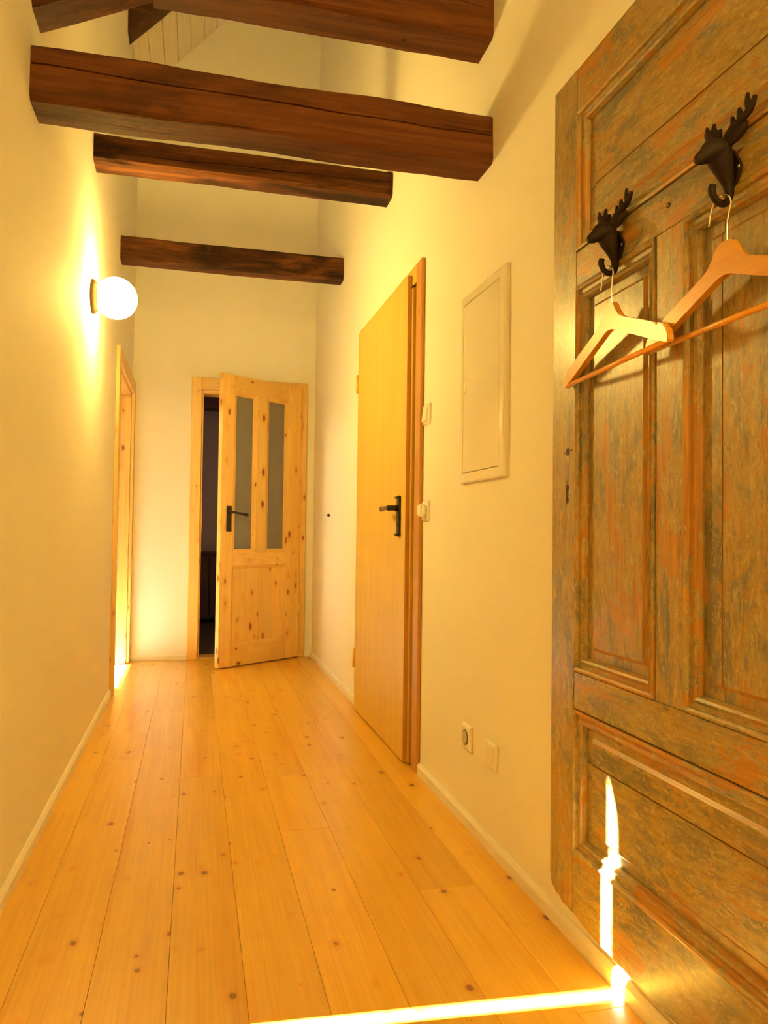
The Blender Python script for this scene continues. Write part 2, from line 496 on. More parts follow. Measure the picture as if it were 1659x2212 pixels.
baseboard('baseboard_far_corner', (0.822, YF), (XR - 0.013, YF), (0, -1), 'stub of white baseboard in the corner right of the glazed door')

# ------------------------------------------------------------------ door 1: far, half-open glazed pine door
CP = 0.022
d1 = root('door_1', (0.39, YF, 0), 'half-open knotty pine door with two frosted panes in the end wall', 'door', kind='structure')
XO0, XO1, ZO = -0.040, 0.8195, 2.084
boxo('casing', (XO0, D1[0] + 0.008, YF - CP, YF, 0, ZO), M['pine_v'], d1, bev=0.003)
boxo('casing', (D1[1] - 0.008, XO1, YF - CP, YF, 0, ZO), M['pine_v'], d1, bev=0.003)
boxo('casing', (D1[0] + 0.008, D1[1] - 0.008, YF - CP, YF, 1.994, ZO), M['pine_h'], d1, bev=0.003)
lj = boxo('jamb', (D1[0], D1[0] + 0.020, YF, YF + 0.14, 0, D1[2]), M['pine_v'], d1)
boxo('jamb', (D1[1] - 0.020, D1[1], YF, YF + 0.14, 0, D1[2]), M['pine_v'], d1)
boxo('jamb', (D1[0] + 0.020, D1[1] - 0.020, YF, YF + 0.14, D1[2] - 0.024, D1[2]), M['pine_h'], d1)
boxo('strike_plate', (D1[0] + 0.0195, D1[0] + 0.0215, YF + 0.002, YF + 0.022, 0.94, 1.12), M['brass'], lj)
boxo('threshold', (D1[0] + 0.020, D1[1] - 0.020, YF - 0.004, YF + 0.14, 0.0, 0.012), M['pine_h'], d1, bev=0.002)

HX, HY = 0.775, 5.735
LT = Vector((0.172 - HX, 5.31 - HY, 0)); LEN = LT.length; LT.normalize()
LN = Vector((-LT.y, LT.x, 0))           # candidate normal
if LN.y > 0: LN = -LN
def leafm(bm, n_verts0=0):
    for v in bm.verts:
        s, n, z = v.co
        v.co = Vector((HX, HY, 0)) + LT * s + LN * n + Vector((0, 0, z))
def leaf_box(name, s0, s1, n0, n1, z0, z1, mt, bev=0.0, parent=None):
    bm = bmesh.new(); box(bm, s0, s1, n0, n1, z0, z1, bev=bev); leafm(bm)
    return fin(name, bm, mt, parent or d1)
TH = -0.040
ZB, ZT = 0.008, 2.040
st_free = leaf_box('stile', 0.635, LEN, TH, 0, ZB, ZT, M['pine_v'], 0.002)
st_hinge = leaf_box('stile', 0.0, 0.130, TH, 0, ZB, ZT, M['pine_v'], 0.002)
leaf_box('top_rail', 0.130, 0.635, TH, 0, 1.925, ZT, M['pine_h'], 0.0015)
leaf_box('lock_rail', 0.130, 0.635, TH, 0, 0.705, 0.795, M['pine_h'], 0.0015)
leaf_box('bottom_rail', 0.130, 0.635, TH, 0, ZB, 0.150, M['pine_h'], 0.0015)
leaf_box('mullion', 0.336, 0.430, TH, 0, 0.795, 1.925, M['pine_v'], 0.0015)
def bead_frame(name, s0, s1, z0, z1, w, d0, d1_, mt_v, mt_h):
    """four sloped glazing beads from the face (d0) down to depth d1_ inside"""
    quads = [((s0, z0), (s0 + w, z0 + w), (s0 + w, z1 - w), (s0, z1), mt_v), ((s1, z0), (s1 - w, z0 + w), (s1 - w, z1 - w), (s1, z1), mt_v),
             ((s0, z0), (s0 + w, z0 + w), (s1 - w, z0 + w), (s1, z0), mt_h), ((s0, z1), (s0 + w, z1 - w), (s1 - w, z1 - w), (s1, z1), mt_h)]
    for a, b_, c, d, mt in quads:
        bm = bmesh.new()
        f = [bm.verts.new((a[0], d0, a[1])), bm.verts.new((b_[0], d1_, b_[1])), bm.verts.new((c[0], d1_, c[1])), bm.verts.new((d[0], d0, d[1]))]
        g = [bm.verts.new((q[0], TH * 0.62, q[1])) for q in (a, b_, c, d)]
        bm.faces.new(f); bm.faces.new(g[::-1])
        for i in range(4): bm.faces.new((f[i], g[i], g[(i+1) % 4], f[(i+1) % 4]))
        leafm(bm); fin(name, bm, mt, d1)
for s0, s1 in ((0.430, 0.635), (0.130, 0.336)):
    bead_frame('glazing_bead', s0, s1, 0.795, 1.925, 0.028, -0.001, -0.014, M['pine_v'], M['pine_h'])
    pane = leaf_box('pane', s0 + 0.010, s1 - 0.010, -0.0245, -0.0205, 0.805, 1.915, M['frost'])
bead_frame('panel_bead', 0.130, 0.635, 0.150, 0.705, 0.020, -0.001, -0.012, M['pine_v'], M['pine_h'])
for k in range(4):                      # bottom panel, four glued staves
    s0 = 0.135 + k * 0.1238
    leaf_box('panel_stave', s0, s0 + 0.1232, -0.028, -0.013, 0.155, 0.700, M['pine_v'], 0.0008)
# handle
hp = leaf_box('handle_plate', 0.649, 0.690, 0.0, 0.008, 0.945, 1.121, M['iron_h'], 0.002)
bm = bmesh.new()
tube(bm, [(0.6685, 0.006, 1.078), (0.6685, 0.034, 1.078)], [0.013, 0.010], 14)
pp, rr = smooth_path([(0.672, 0.036, 1.079), (0.645, 0.040, 1.076), (0.60, 0.041, 1.070), (0.55, 0.041, 1.063), (0.533, 0.041, 1.061)], [0.010, 0.008, 0.0085, 0.011, 0.007], 4)
tube(bm, pp, rr, 12); leafm(bm)
fin('lever', bm, M['iron_h'], hp, smooth=True)
leaf_box('latch_plate', LEN, LEN + 0.001, -0.031, -0.009, 0.97, 1.14, M['brass'], parent=st_free)
for z0 in (1.735, 0.335):
    bm = bmesh.new(); tube(bm, [(0.004, 0.006, z0), (0.004, 0.006, z0 + 0.075)], 0.007, 12); leafm(bm)
    fin('hinge', bm, M['brass'], st_hinge, smooth=True)

# dark room behind door 1
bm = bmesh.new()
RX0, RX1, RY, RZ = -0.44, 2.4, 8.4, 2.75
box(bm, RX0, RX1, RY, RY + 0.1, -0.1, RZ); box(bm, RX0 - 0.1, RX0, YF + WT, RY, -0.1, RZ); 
for (c, d, e, f) in ((YF + WT, 6.9, -0.1, RZ), (7.7, RY, -0.1, RZ), (6.9, 7.7, -0.1, 0.9), (6.9, 7.7, 2.0, RZ)): box(bm, RX1, RX1 + 0.1, c, d, e, f)  # unseen opening added in this side wall to let sky light in
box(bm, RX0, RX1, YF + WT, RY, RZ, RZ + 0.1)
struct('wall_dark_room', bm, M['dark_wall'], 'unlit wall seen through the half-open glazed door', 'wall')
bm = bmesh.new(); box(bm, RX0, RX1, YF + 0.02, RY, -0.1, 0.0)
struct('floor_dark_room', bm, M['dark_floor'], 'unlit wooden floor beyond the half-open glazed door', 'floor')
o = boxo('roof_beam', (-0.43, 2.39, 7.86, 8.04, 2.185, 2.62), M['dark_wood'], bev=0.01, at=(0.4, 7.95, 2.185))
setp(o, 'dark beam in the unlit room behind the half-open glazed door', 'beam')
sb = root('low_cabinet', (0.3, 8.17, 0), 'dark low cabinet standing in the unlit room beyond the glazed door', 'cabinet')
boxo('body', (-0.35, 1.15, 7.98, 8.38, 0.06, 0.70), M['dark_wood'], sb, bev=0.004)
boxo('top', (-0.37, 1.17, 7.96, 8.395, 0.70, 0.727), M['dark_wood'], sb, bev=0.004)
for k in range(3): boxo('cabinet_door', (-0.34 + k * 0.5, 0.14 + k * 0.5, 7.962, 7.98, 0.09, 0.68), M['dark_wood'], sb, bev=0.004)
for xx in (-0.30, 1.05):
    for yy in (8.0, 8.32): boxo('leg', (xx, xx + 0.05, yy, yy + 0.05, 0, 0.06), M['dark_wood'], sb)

# ------------------------------------------------------------------ door 2: closed veneer door in the right wall
d2 = root('door_2', (XR, 3.48, 0), 'closed plain light veneer door in the right-hand wall', 'door', kind='structure')
FO = XR - 0.016
boxo('casing', (FO, XR, 2.893, 2.968, 0, 2.060), M['veneer_edge'], d2, bev=0.003)
boxo('casing', (FO, XR, 3.990, 4.060, 0, 2.060), M['veneer_edge'], d2, bev=0.003)
boxo('casing', (FO, XR, 2.968, 3.990, 1.985, 2.060), M['veneer'], d2, bev=0.003)
boxo('jamb', (XR, XR + 0.085, 2.968, 2.992, 0, 2.0), M['veneer_edge'], d2)
boxo('jamb', (XR, XR + 0.085, 3.966, 3.990, 0, 2.0), M['veneer_edge'], d2)
boxo('jamb', (XR, XR + 0.085, 2.992, 3.966, 1.978, 2.0), M['veneer_edge'], d2)
bm = bmesh.new()
box(bm, XR - 0.034, XR - 0.0165, 3.030, 4.012, 0.006, 2.030, bev=0.002)
box(bm, XR - 0.017, XR + 0.022, 3.005, 3.960, 0.006, 1.972)
lf2 = fin('leaf', bm, M['veneer'], d2)
bm = bmesh.new()
box(bm, XR - 0.0338, XR - 0.0167, 3.0294, 3.0302, 0.008, 2.028)
fin('leaf_edge', bm, M['veneer_edge'], lf2)
bm = bmesh.new()
box(bm, XR - 0.043, XR - 0.034, 3.100, 3.142, 0.935, 1.108, bev=0.003)
hp2 = fin('handle_plate', bm, M['iron_h'], d2)
for zc in (0.942, 1.101):
    bm = bmesh.new(); tube(bm, [(XR - 0.046, 3.100, zc), (XR - 0.046, 3.142, zc)], 0.006, 10)
    fin('plate_end', bm, M['iron_h'], hp2, smooth=True)
bm = bmesh.new()
tube(bm, [(XR - 0.043, 3.121, 1.055), (XR - 0.062, 3.121, 1.055), (XR - 0.088, 3.121, 1.055)], [0.015, 0.011, 0.012], 16)
fin('lever_neck', bm, M['iron_h'], hp2, smooth=True)
bm = bmesh.new()
pp, rr = smooth_path([(XR - 0.082, 3.121, 1.055), (XR - 0.086, 3.150, 1.055), (XR - 0.086, 3.19, 1.054), (XR - 0.086, 3.235, 1.053), (XR - 0.086, 3.252, 1.053)], [0.011, 0.009, 0.009, 0.012, 0.003], 4)
tube(bm, pp, rr, 12)
setp(fin('lever', bm, M['brown_grip'], hp2, smooth=True), 'brown door lever')
bm = bmesh.new(); tube(bm, [(XR - 0.045, 3.121, 0.985), (XR - 0.043, 3.121, 0.985)], 0.005, 10)
fin('keyhole', bm, M['black'], hp2)
for z0 in (1.705, 0.225):
    bm = bmesh.new(); tube(bm, [(XR - 0.038, 4.018, z0), (XR - 0.038, 4.018, z0 + 0.10)], 0.007, 12)
    fin('hinge', bm, M['brass'], lf2, smooth=True)

# ------------------------------------------------------------------ door 3: pine-framed opening to the lit side room
d3 = root('door_3', (XL, 5.16, 0), 'pine door frame of the bright open doorway below the globe lamp', 'door', kind='structure')
PX = XL + 0.022
boxo('casing', (XL, PX, 4.572, D3[0] + 0.006, 0, 2.012), M['pine_v'], d3, bev=0.002)
boxo('casing', (XL, PX, D3[1] - 0.006, 5.7695, 0, 2.012), M['pine_v'], d3, bev=0.002)
boxo('casing', (XL, PX, D3[0] + 0.006, D3[1] - 0.006, 1.922, 2.012), M['pine_y'], d3, bev=0.002)
JX = XL - 0.165
boxo('jamb', (JX, XL, D3[0], D3[0] + 0.022, 0, D3[2]), M['pine_v'], d3)
boxo('jamb', (JX, XL, D3[1] - 0.022, D3[1], 0, D3[2]), M['pine_v'], d3)
boxo('jamb', (JX, XL, D3[0] + 0.022, D3[1] - 0.022, D3[2] - 0.022, D3[2]), M['pine_y'], d3)
boxo('stop', (JX + 0.02, JX + 0.07, D3[1] - 0.036, D3[1] - 0.022, 0, D3[2] - 0.022), M['pine_v'], d3)
boxo('stop', (JX + 0.02, JX + 0.07, D3[0] + 0.022, D3[1] - 0.036, D3[2] - 0.036, D3[2] - 0.022), M['pine_y'], d3)

# side room (lit): shell with a window, floor
SX0, SX1, SY0, SY1, SZ = -2.6, XL - WT, 4.0, 7.4, 2.75
WY0, WY1, WZ0, WZ1 = 4.90, 5.85, 2.02, 2.50
bm = bmesh.new()
for (a, b_, c, d, e, f) in ((SX0 - 0.1, SX0, SY0, WY0, 0, SZ), (SX0 - 0.1, SX0, WY1, SY1, 0, SZ), (SX0 - 0.1, SX0, WY0, WY1, 0, WZ0), (SX0 - 0.1, SX0, WY0, WY1, WZ1, SZ),
                            (SX0 - 0.1, SX1, SY0 - 0.1, SY0, 0, SZ), (SX0 - 0.1, SX1 + 0.1, SY1, SY1 + 0.1, 0, SZ), (SX1, SX1 + 0.1, YF + WT, SY1, 0, SZ),
                            (SX0 - 0.1, SX1 + 0.1, SY0 - 0.1, SY1 + 0.1, SZ, SZ + 0.12)):
    box(bm, a, b_, c, d, e, f)
struct('wall_side_room', bm, M['wall'], 'white walls of the bright room beyond the pine-framed doorway', 'wall')
bm = bmesh.new(); box(bm, SX0 - 0.1, XL - 0.0005, SY0, SY1, -0.1, -0.0005)
struct('floor_side_room', bm, M['ceil'], 'pale board floor of the bright room beyond the pine-framed doorway', 'floor')
w1 = root('window_1', (SX0 - 0.05, (WY0 + WY1) / 2, WZ0), 'white window of the bright side room', 'window', kind='structure')
for bb in ((WY0, WY0 + 0.05, WZ0, WZ1), (WY1 - 0.05, WY1, WZ0, WZ1), (WY0 + 0.05, WY1 - 0.05, WZ0, WZ0 + 0.05), (WY0 + 0.05, WY1 - 0.05, WZ1 - 0.05, WZ1)):
    boxo('window_frame', (SX0 - 0.075, SX0 - 0.03, *bb), M['trim'], w1, bev=0.003)

# ------------------------------------------------------------------ door 4: beside the camera, left ajar (sunlight comes through the gap)
d4 = root('door_4', (XL, 1.08, 0), 'pine door left slightly ajar beside the camera', 'door', kind='structure')
boxo('casing', (XL, PX, 0.54, D4[0], 0, 2.08), M['pine_v'], d4, bev=0.002)
boxo('casing', (XL, PX, D4[1], D4[1] + 0.08, 0, 2.08), M['pine_v'], d4, bev=0.002)
boxo('casing', (XL, PX, D4[0], D4[1], D4[2], 2.08), M['pine_y'], d4, bev=0.002)
bm = bmesh.new()
# the leaf's free edge is shaped near the top to taper the sun streak
gap0, gap1 = 0.036, 0.026
pts = [(XL - 0.118, D4[0], 0), (XL - 0.118, D4[1] - gap0, 0), (XL - 0.118, D4[1] - gap0, 1.88), (XL - 0.118, D4[1] - gap1, 1.945), (XL - 0.118, D4[1] - 0.002, 1.995), (XL - 0.118, D4[0], 1.999)]
poly_prism(bm, pts, (0.04, 0, 0))
fin('leaf', bm, M['pine_v'], d4)

# ------------------------------------------------------------------ beams
def beam(name, xa, xb, y0, y1, z0, z1, mt, label, seed, crack=None, slope=0.0, ch=0.012, amp=0.006, n=70, at=None, group='old ceiling beams'):
    """old hewn beam: wavy arrises, chamfers, a drying crack along the front face (y0)"""
    rnd = random.Random(seed)
    bm = bmesh.new(); rings = []
    ph = [(rnd.uniform(0, 99), rnd.uniform(0, 99)) for _ in range(16)]
    def wob(i, x, a=amp):
        return a * (mnoise.noise(Vector((x * 2.2 + ph[i][0], ph[i][1], 0))) + 0.45 * mnoise.noise(Vector((x * 9 + ph[i][1], ph[i][0], 3))))
    for k in range(n + 1):
        x = xa + (xb - xa) * k / n
        u = k / n
        s = slope * (x - xa)
        w = [wob(i, x) for i in range(12)]
        chip = max(0.0, mnoise.noise(Vector((x * 6 + seed, 1.7, seed))) - 0.35) * 0.03
        pr = [(y0 + ch + w[0], z0 + w[1]), (y1 - ch + w[2], z0 + w[3]), (y1 + w[2], z0 + ch + w[3]), (y1 + w[4], z1 - ch + w[5]), (y1 - ch + w[4], z1 + w[5]),
              (y0 + ch + w[6], z1 + w[7]), (y0 + w[6], z1 - ch + w[7])]
        zc = z0 + (z1 - z0) * 0.5
        dp, hw = 0.0, 0.002
        if crack:
            zc = z0 + (z1 - z0) * (crack[0] + (crack[1] - crack[0]) * u) + 0.008 * mnoise.noise(Vector((x * 4, seed, 0)))
            dp = 0.022 * max(0.12, min(1, crack[2] + 1.1 * mnoise.noise(Vector((x * 2.3, 5, seed)))))
            hw = 0.0015 + 0.10 * dp
        pr += [(y0 + w[8] * 0.6, zc + hw), (y0 + dp + w[8] * 0.6, zc), (y0 + w[8] * 0.6 - 0.001, zc - hw)]
        pr += [(y0 + w[0] + chip, z0 + ch + w[1] + chip)]
        rings.append([(x, a, b_ + s) for a, b_ in pr])
    loft(bm, rings)
    return setp(fin(name, bm, mt, at=at or ((xa + xb) / 2, (y0 + y1) / 2, z0)), label, 'beam', group)
E0, E1 = XL - 0.002, XR + 0.002
beam('ceiling_beam', E0, E1, 2.186, 2.330, 2.108, 2.262, M['beam'], 'thick brown tie beam with a long crack, lowest of the ceiling beams', 3, crack=(0.62, 0.55, 0.55))
beam('ceiling_beam', -0.148, E1, 2.190, 2.336, 2.508, 2.67, M['beam'], 'brown beam at the very top, cut off by the picture edge', 8, crack=(0.75, 0.6, 0.1))
beam('ceiling_beam', E0, E1, 3.438, 3.568, 2.543, 2.664, M['beam_dark'], 'dark brown beam directly above the globe lamp', 13, crack=(0.30, 0.55, 0.35))
beam('ceiling_beam', E0, E1, 4.660, 4.785, 2.540, 2.682, M['beam_dark'], 'short-looking sooty beam nearest the end wall, above the glazed door', 21, crack=None, amp=0.004)
beam('diagonal_brace', E0, -0.149, 2.184, 2.318, 2.362, 2.50, M['beam'], 'brown slanting brace meeting the topmost beam at the left wall', 34, slope=0.478, group='slanting roof timbers')
beam('roof_rafter', E0, XR, 4.805, 4.945, 3.990, 4.20, M['beam_black'], 'dark steep rafter high up under the whitewashed boards', 40, slope=1.06, ch=0.008, group='slanting roof timbers')

# ------------------------------------------------------------------ globe lamps
def globe_lamp(y, z, strength, label, side=XL, sg=1):
    c = (side, y, z)
    t = root('globe_wall_lamp', c, label, 'wall lamp', 'opal globe lamps')
    bm = bmesh.new()
    lathe_x(bm, c, [(sg * a, r_) for a, r_ in ((0.0, 0.030), (0.0005, 0.074), (0.006, 0.076), (0.013, 0.072), (0.022, 0.060), (0.028, 0.054), (0.034, 0.053), (0.034, 0.020))], 44)
    fin('base_plate', bm, M['brass_base'], t, smooth=True)
    bm = bmesh.new(); R = 0.0905; cx = 0.100
    prof = []
    for k in range(25):
        a = math.pi * (0.19 + 0.81 * k / 24)
        prof.append((cx - R * math.cos(a), max(0.0006, R * math.sin(a))))
    lathe_x(bm, c, [(sg * a, r_) for a, r_ in [(0.0305, 0.049)] + prof], 40)
    fin('globe', bm, opal('opal_glass_lit', strength), t, smooth=True)
    return t
globe_lamp(3.50, 1.966, GLOBE_HALL, 'lit white globe wall lamp on a brass base above the open pine doorway')
globe_lamp(-1.75, 2.35, GLOBE_REAR, 'unseen white globe wall lamp added behind the camera for its light', XR, -1)
# hanging globe in the side room
PC = (-1.15, 6.09, 1.98)
t = root('globe_pendant_lamp', (PC[0], PC[1], 2.75), 'lit white globe pendant in the bright side room', 'pendant lamp', 'opal globe lamps')
bm = bmesh.new(); tube(bm, [(PC[0], PC[1], 2.75), (PC[0], PC[1], 2.72)], [0.05, 0.045], 24)
fin('ceiling_rose', bm, M['brass_base'], t, smooth=True)
bm = bmesh.new(); tube(bm, [(PC[0], PC[1], 2.72), (PC[0], PC[1], PC[2] + 0.10)], 0.006, 10)
fin('rod', bm, M['brass_base'], t, smooth=True)
bm = bmesh.new(); bmesh.ops.create_uvsphere(bm, u_segments=32, v_segments=20, radius=0.11, matrix=Matrix.Translation(PC))
fin('globe', bm, opal('opal_glass_lit_side', GLOBE_SIDE), t, smooth=True)

# ------------------------------------------------------------------ fuse box on the right wall
fb = root('fuse_box', (XR, 2.23, 1.12), 'flat white glossy fuse box cover on the right-hand wall', 'fuse box')
FY0, FY1, FZ0, FZ1 = 2.045, 2.420, 1.117, 1.745
FX = XR - 0.022
bm = bmesh.new()
w = 0.030
for (a, b_, c, d) in ((FY0, FY0 + w, FZ0, FZ1), (FY1 - w, FY1, FZ0, FZ1), (FY0 + w, FY1 - w, FZ0, FZ0 + w), (FY0 + w, FY1 - w, FZ1 - w, FZ1)): pass
def rect_ring(bm, prof, y0, y1, z0, z1):
    """frame swept round a rectangle; prof = (inset, x)"""
    rings = []
    for ins, xx in prof:
        rings.append([(xx, y0 + ins, z0 + ins), (xx, y1 - ins, z0 + ins), (xx, y1 - ins, z1 - ins), (xx, y0 + ins, z1 - ins)])
    rings.append(rings[0])
    loft(bm, rings, caps=False)
    bmesh.ops.remove_doubles(bm, verts=bm.verts, dist=1e-6)
rect_ring(bm, [(0.0, XR), (0.0, XR - 0.009), (0.004, XR - 0.0155), (0.008, XR - 0.017), (0.031, XR - 0.018), (0.0325, XR - 0.016), (0.0325, XR)], FY0, FY1, FZ0, FZ1)
fin('frame', bm, M['enamel'], fb)
boxo('cover_door', (XR - 0.0175, XR - 0.002, FY0 + 0.034, FY1 - 0.034, FZ0 + 0.034, FZ1 - 0.034), M['enamel'], fb, bev=0.002)
bm = bmesh.new(); tube(bm, [(XR - 0.017, 2.370, 1.436), (XR - 0.0195, 2.370, 1.436)], [0.014, 0.012], 20)
for v in bm.verts: v.co.z = 1.436 + (v.co.z - 1.436) * 1.5
fin('latch', bm, M['plastic'], fb)

# ------------------------------------------------------------------ switches and sockets
def plate(bm, yc, zc, half=0.0415, d=0.010):
    rect_ring_solid = [[(XR, yc - half, zc - half), (XR, yc + half, zc - half), (XR, yc + half, zc + half), (XR, yc - half, zc + half)],
                       [(XR - d * 0.5, yc - half, zc - half), (XR - d * 0.5, yc + half, zc - half), (XR - d * 0.5, yc + half, zc + half), (XR - d * 0.5, yc - half, zc + half)],
                       [(XR - d, yc - half + 0.006, zc - half + 0.006), (XR - d, yc + half - 0.006, zc - half + 0.006), (XR - d, yc + half - 0.006, zc + half - 0.006), (XR - d, yc - half + 0.006, zc + half - 0.006)]]
    loft(bm, rect_ring_solid)
    bmesh.ops.bevel(bm, geom=list(bm.edges), offset=0.0022, segments=2, affect='EDGES', clamp_overlap=True)
sw = root('light_switch', (XR, 2.838, 1.416), 'white rocker light switch, upper one beside the veneer door', 'switch', 'white wall fittings')
bm = bmesh.new(); plate(bm, 2.838, 1.416); fin('cover_plate', bm, M['plastic'], sw)
bm = bmesh.new()
poly_prism(bm, [(XR - 0.010, 2.811, 1.389), (XR - 0.019, 2.811, 1.389), (XR - 0.012, 2.811, 1.443), (XR - 0.010, 2.811, 1.443)], (0, 0.054, 0))
bmesh.ops.bevel(bm, geom=list(bm.edges), offset=0.001, segments=2, affect='EDGES'); fin('rocker', bm, M['plastic'], sw)
sw = root('rotary_dimmer', (XR, 2.838, 1.037), 'white wall control with a raised block, at handle height beside the veneer door', 'switch', 'white wall fittings')
bm = bmesh.new(); plate(bm, 2.838, 1.037); fin('cover_plate', bm, M['plastic'], sw)
bm = bmesh.new(); box(bm, XR - 0.034, XR - 0.010, 2.812, 2.864, 1.014, 1.062, bev=0.005, seg=2); fin('control_block', bm, M['plastic'], sw)
so = root('power_socket', (XR, 2.355, 0.285), 'white wall socket with a round recess above the baseboard', 'socket', 'white wall fittings')
bm = bmesh.new(); plate(bm, 2.355, 0.285); fin('cover_plate', bm, M['plastic'], so)
bm = bmesh.new()
lathe_x(bm, (XR, 2.355, 0.285), [(-0.0125, 0.0245), (-0.0125, 0.0215), (-0.0102, 0.0205), (-0.0102, 0.0008)], 32)
rc = fin('recess', bm, M['grey_recess'], so)
for dy in (-0.0095, 0.0095):
    bm = bmesh.new(); tube(bm, [(XR - 0.0102, 2.355 + dy, 0.285), (XR - 0.0106, 2.355 + dy, 0.285)], 0.0025, 10); fin('pin_hole', bm, M['black'], rc)
so = root('blank_wall_plate', (XR, 2.146, 0.285), 'blank white cover plate next to the round socket', 'socket', 'white wall fittings')
bm = bmesh.new(); plate(bm, 2.146, 0.285); fin('cover_plate', bm, M['plastic'], so)
ins = boxo('insert', (XR - 0.0118, XR - 0.0098, 2.119, 2.173, 0.258, 0.312), M['plastic'], so, bev=0.0008)
bm = bmesh.new(); tube(bm, [(XR - 0.0117, 2.146, 0.285), (XR - 0.0122, 2.146, 0.285)], 0.002, 10); fin('screw', bm, M['grey_recess'], ins)
bm = bmesh.new(); tube(bm, [(XR, 5.046, 1.063), (XR - 0.010, 5.046, 1.063), (XR - 0.016, 5.046, 1.063)], [0.009, 0.009, 0.006], 16)
setp(fin('door_stop', bm, M['black'], at=(XR, 5.046, 1.063), smooth=True), 'tiny black knob on the right wall near the glazed door', 'door stop')

# ------------------------------------------------------------------ salvaged painted door on the right wall
OX = XR - 0.040                     # front plane
OY0, OY1, OZ0, OZ1 = 0.753, 1.683, 0.090, 2.030
od = root('salvaged_door', (XR, (OY0 + OY1) / 2, OZ0), 'old panelled door with flaking grey-brown paint hung flat on the wall', 'old door', kind='thing')
SW = 0.110
ML0, ML1 = 1.177, 1.260             # mullion
Z = dict(tp0=1.600, tp1=1.930, mp0=0.640, mp1=1.520, bp0=0.236, bp1=0.557)
def ragged_stile(y0, y1, corner):
    """stile with its worn lower corner (corner = +1 far side, -1 near side)"""
    bm = bmesh.new()
    far, near = (y1, y0) if corner > 0 else (y0, y1)
    dirn = 1 if corner > 0 else -1
    edge = [(far, 0.150), (far - dirn * 0.004, 0.128), (far - dirn * 0.012, 0.119), (far - dirn * 0.030, 0.111), (far - dirn * 0.048, 0.108), (far - dirn * 0.062, 0.101), (far - dirn * 0.085, 0.103), (near + dirn * 0.006, 0.099), (near, 0.100)]
    rnd = random.Random(7)
    edge = [(a, b_ + rnd.uniform(-0.0015, 0.0015)) for a, b_ in edge]
    pts = [(near, OZ1), (far, OZ1)] + edge
    poly_prism(bm, [(OX, a, b_) for a, b_ in pts], (XR - 0.001 - OX, 0, 0))
    return fin('stile', bm, M['paint_v'], od)
far_stile = ragged_stile(OY1 - SW, OY1, 1)
ragged_stile(OY0, OY0 + SW, -1)
IY0, IY1 = OY0 + SW + 0.0008, OY1 - SW - 0.0008
for nm, z0, z1 in (('top_rail', Z['tp1'], OZ1), ('middle_rail', Z['mp1'], Z['tp0']), ('lower_rail', Z['bp1'], Z['mp0'])):
    rl = boxo(nm, (OX + 0.0006, XR - 0.001, IY0, IY1, z0, z1), M['paint_h'], od, bev=0.0012)
    if nm == 'middle_rail': mid_rail = rl
bm = bmesh.new()
pts = [(IY0, Z['bp0']), (IY1, Z['bp0']), (IY1, 0.100)]
rnd = random.Random(3)
for k in range(1, 14): pts.append((IY1 - (IY1 - IY0) * k / 14, (0.094 if k < 2 else 0.088) + rnd.uniform(-0.002, 0.002)))
pts.append((IY0, 0.092))
poly_prism(bm, [(OX + 0.0006, a, b_) for a, b_ in pts], (XR - 0.001 - OX - 0.0006, 0, 0))
fin('bottom_rail', bm, M['paint_h'], od)
boxo('mullion', (OX + 0.0004, XR - 0.001, ML0, ML1, Z['mp0'] + 0.0008, Z['mp1'] - 0.0008), M['paint_v'], od, bev=0.0012)

def moulding(y0, y1, z0, z1):
    """four mitred bolection strips round a panel opening"""
    prof = [(0.0018, 0.0140), (0.0022, -0.0025), (0.0070, -0.0042), (0.0110, -0.0010), (0.0125, 0.0050), (0.0200, 0.0065), (0.0265, 0.0030), (0.0310, 0.0060), (0.0345, 0.0150), (0.0345, 0.022), (0.0018, 0.022)]
    def strip(fn0, fn1, mt):
        bm = bmesh.new()
        loft(bm, [[fn0(i, d) for i, d in prof], [fn1(i, d) for i, d in prof]])
        fin('moulding', bm, mt, od)
    strip(lambda i, d: (OX + d, y1 - i, z0 + i), lambda i, d: (OX + d, y1 - i, z1 - i), M['mould_v'])
    strip(lambda i, d: (OX + d, y0 + i, z0 + i), lambda i, d: (OX + d, y0 + i, z1 - i), M['mould_v'])
    strip(lambda i, d: (OX + d, y0 + i, z1 - i), lambda i, d: (OX + d, y1 - i, z1 - i), M['mould_h'])
    strip(lambda i, d: (OX + d, y0 + i, z0 + i), lambda i, d: (OX + d, y1 - i, z0 + i), M['mould_h'])

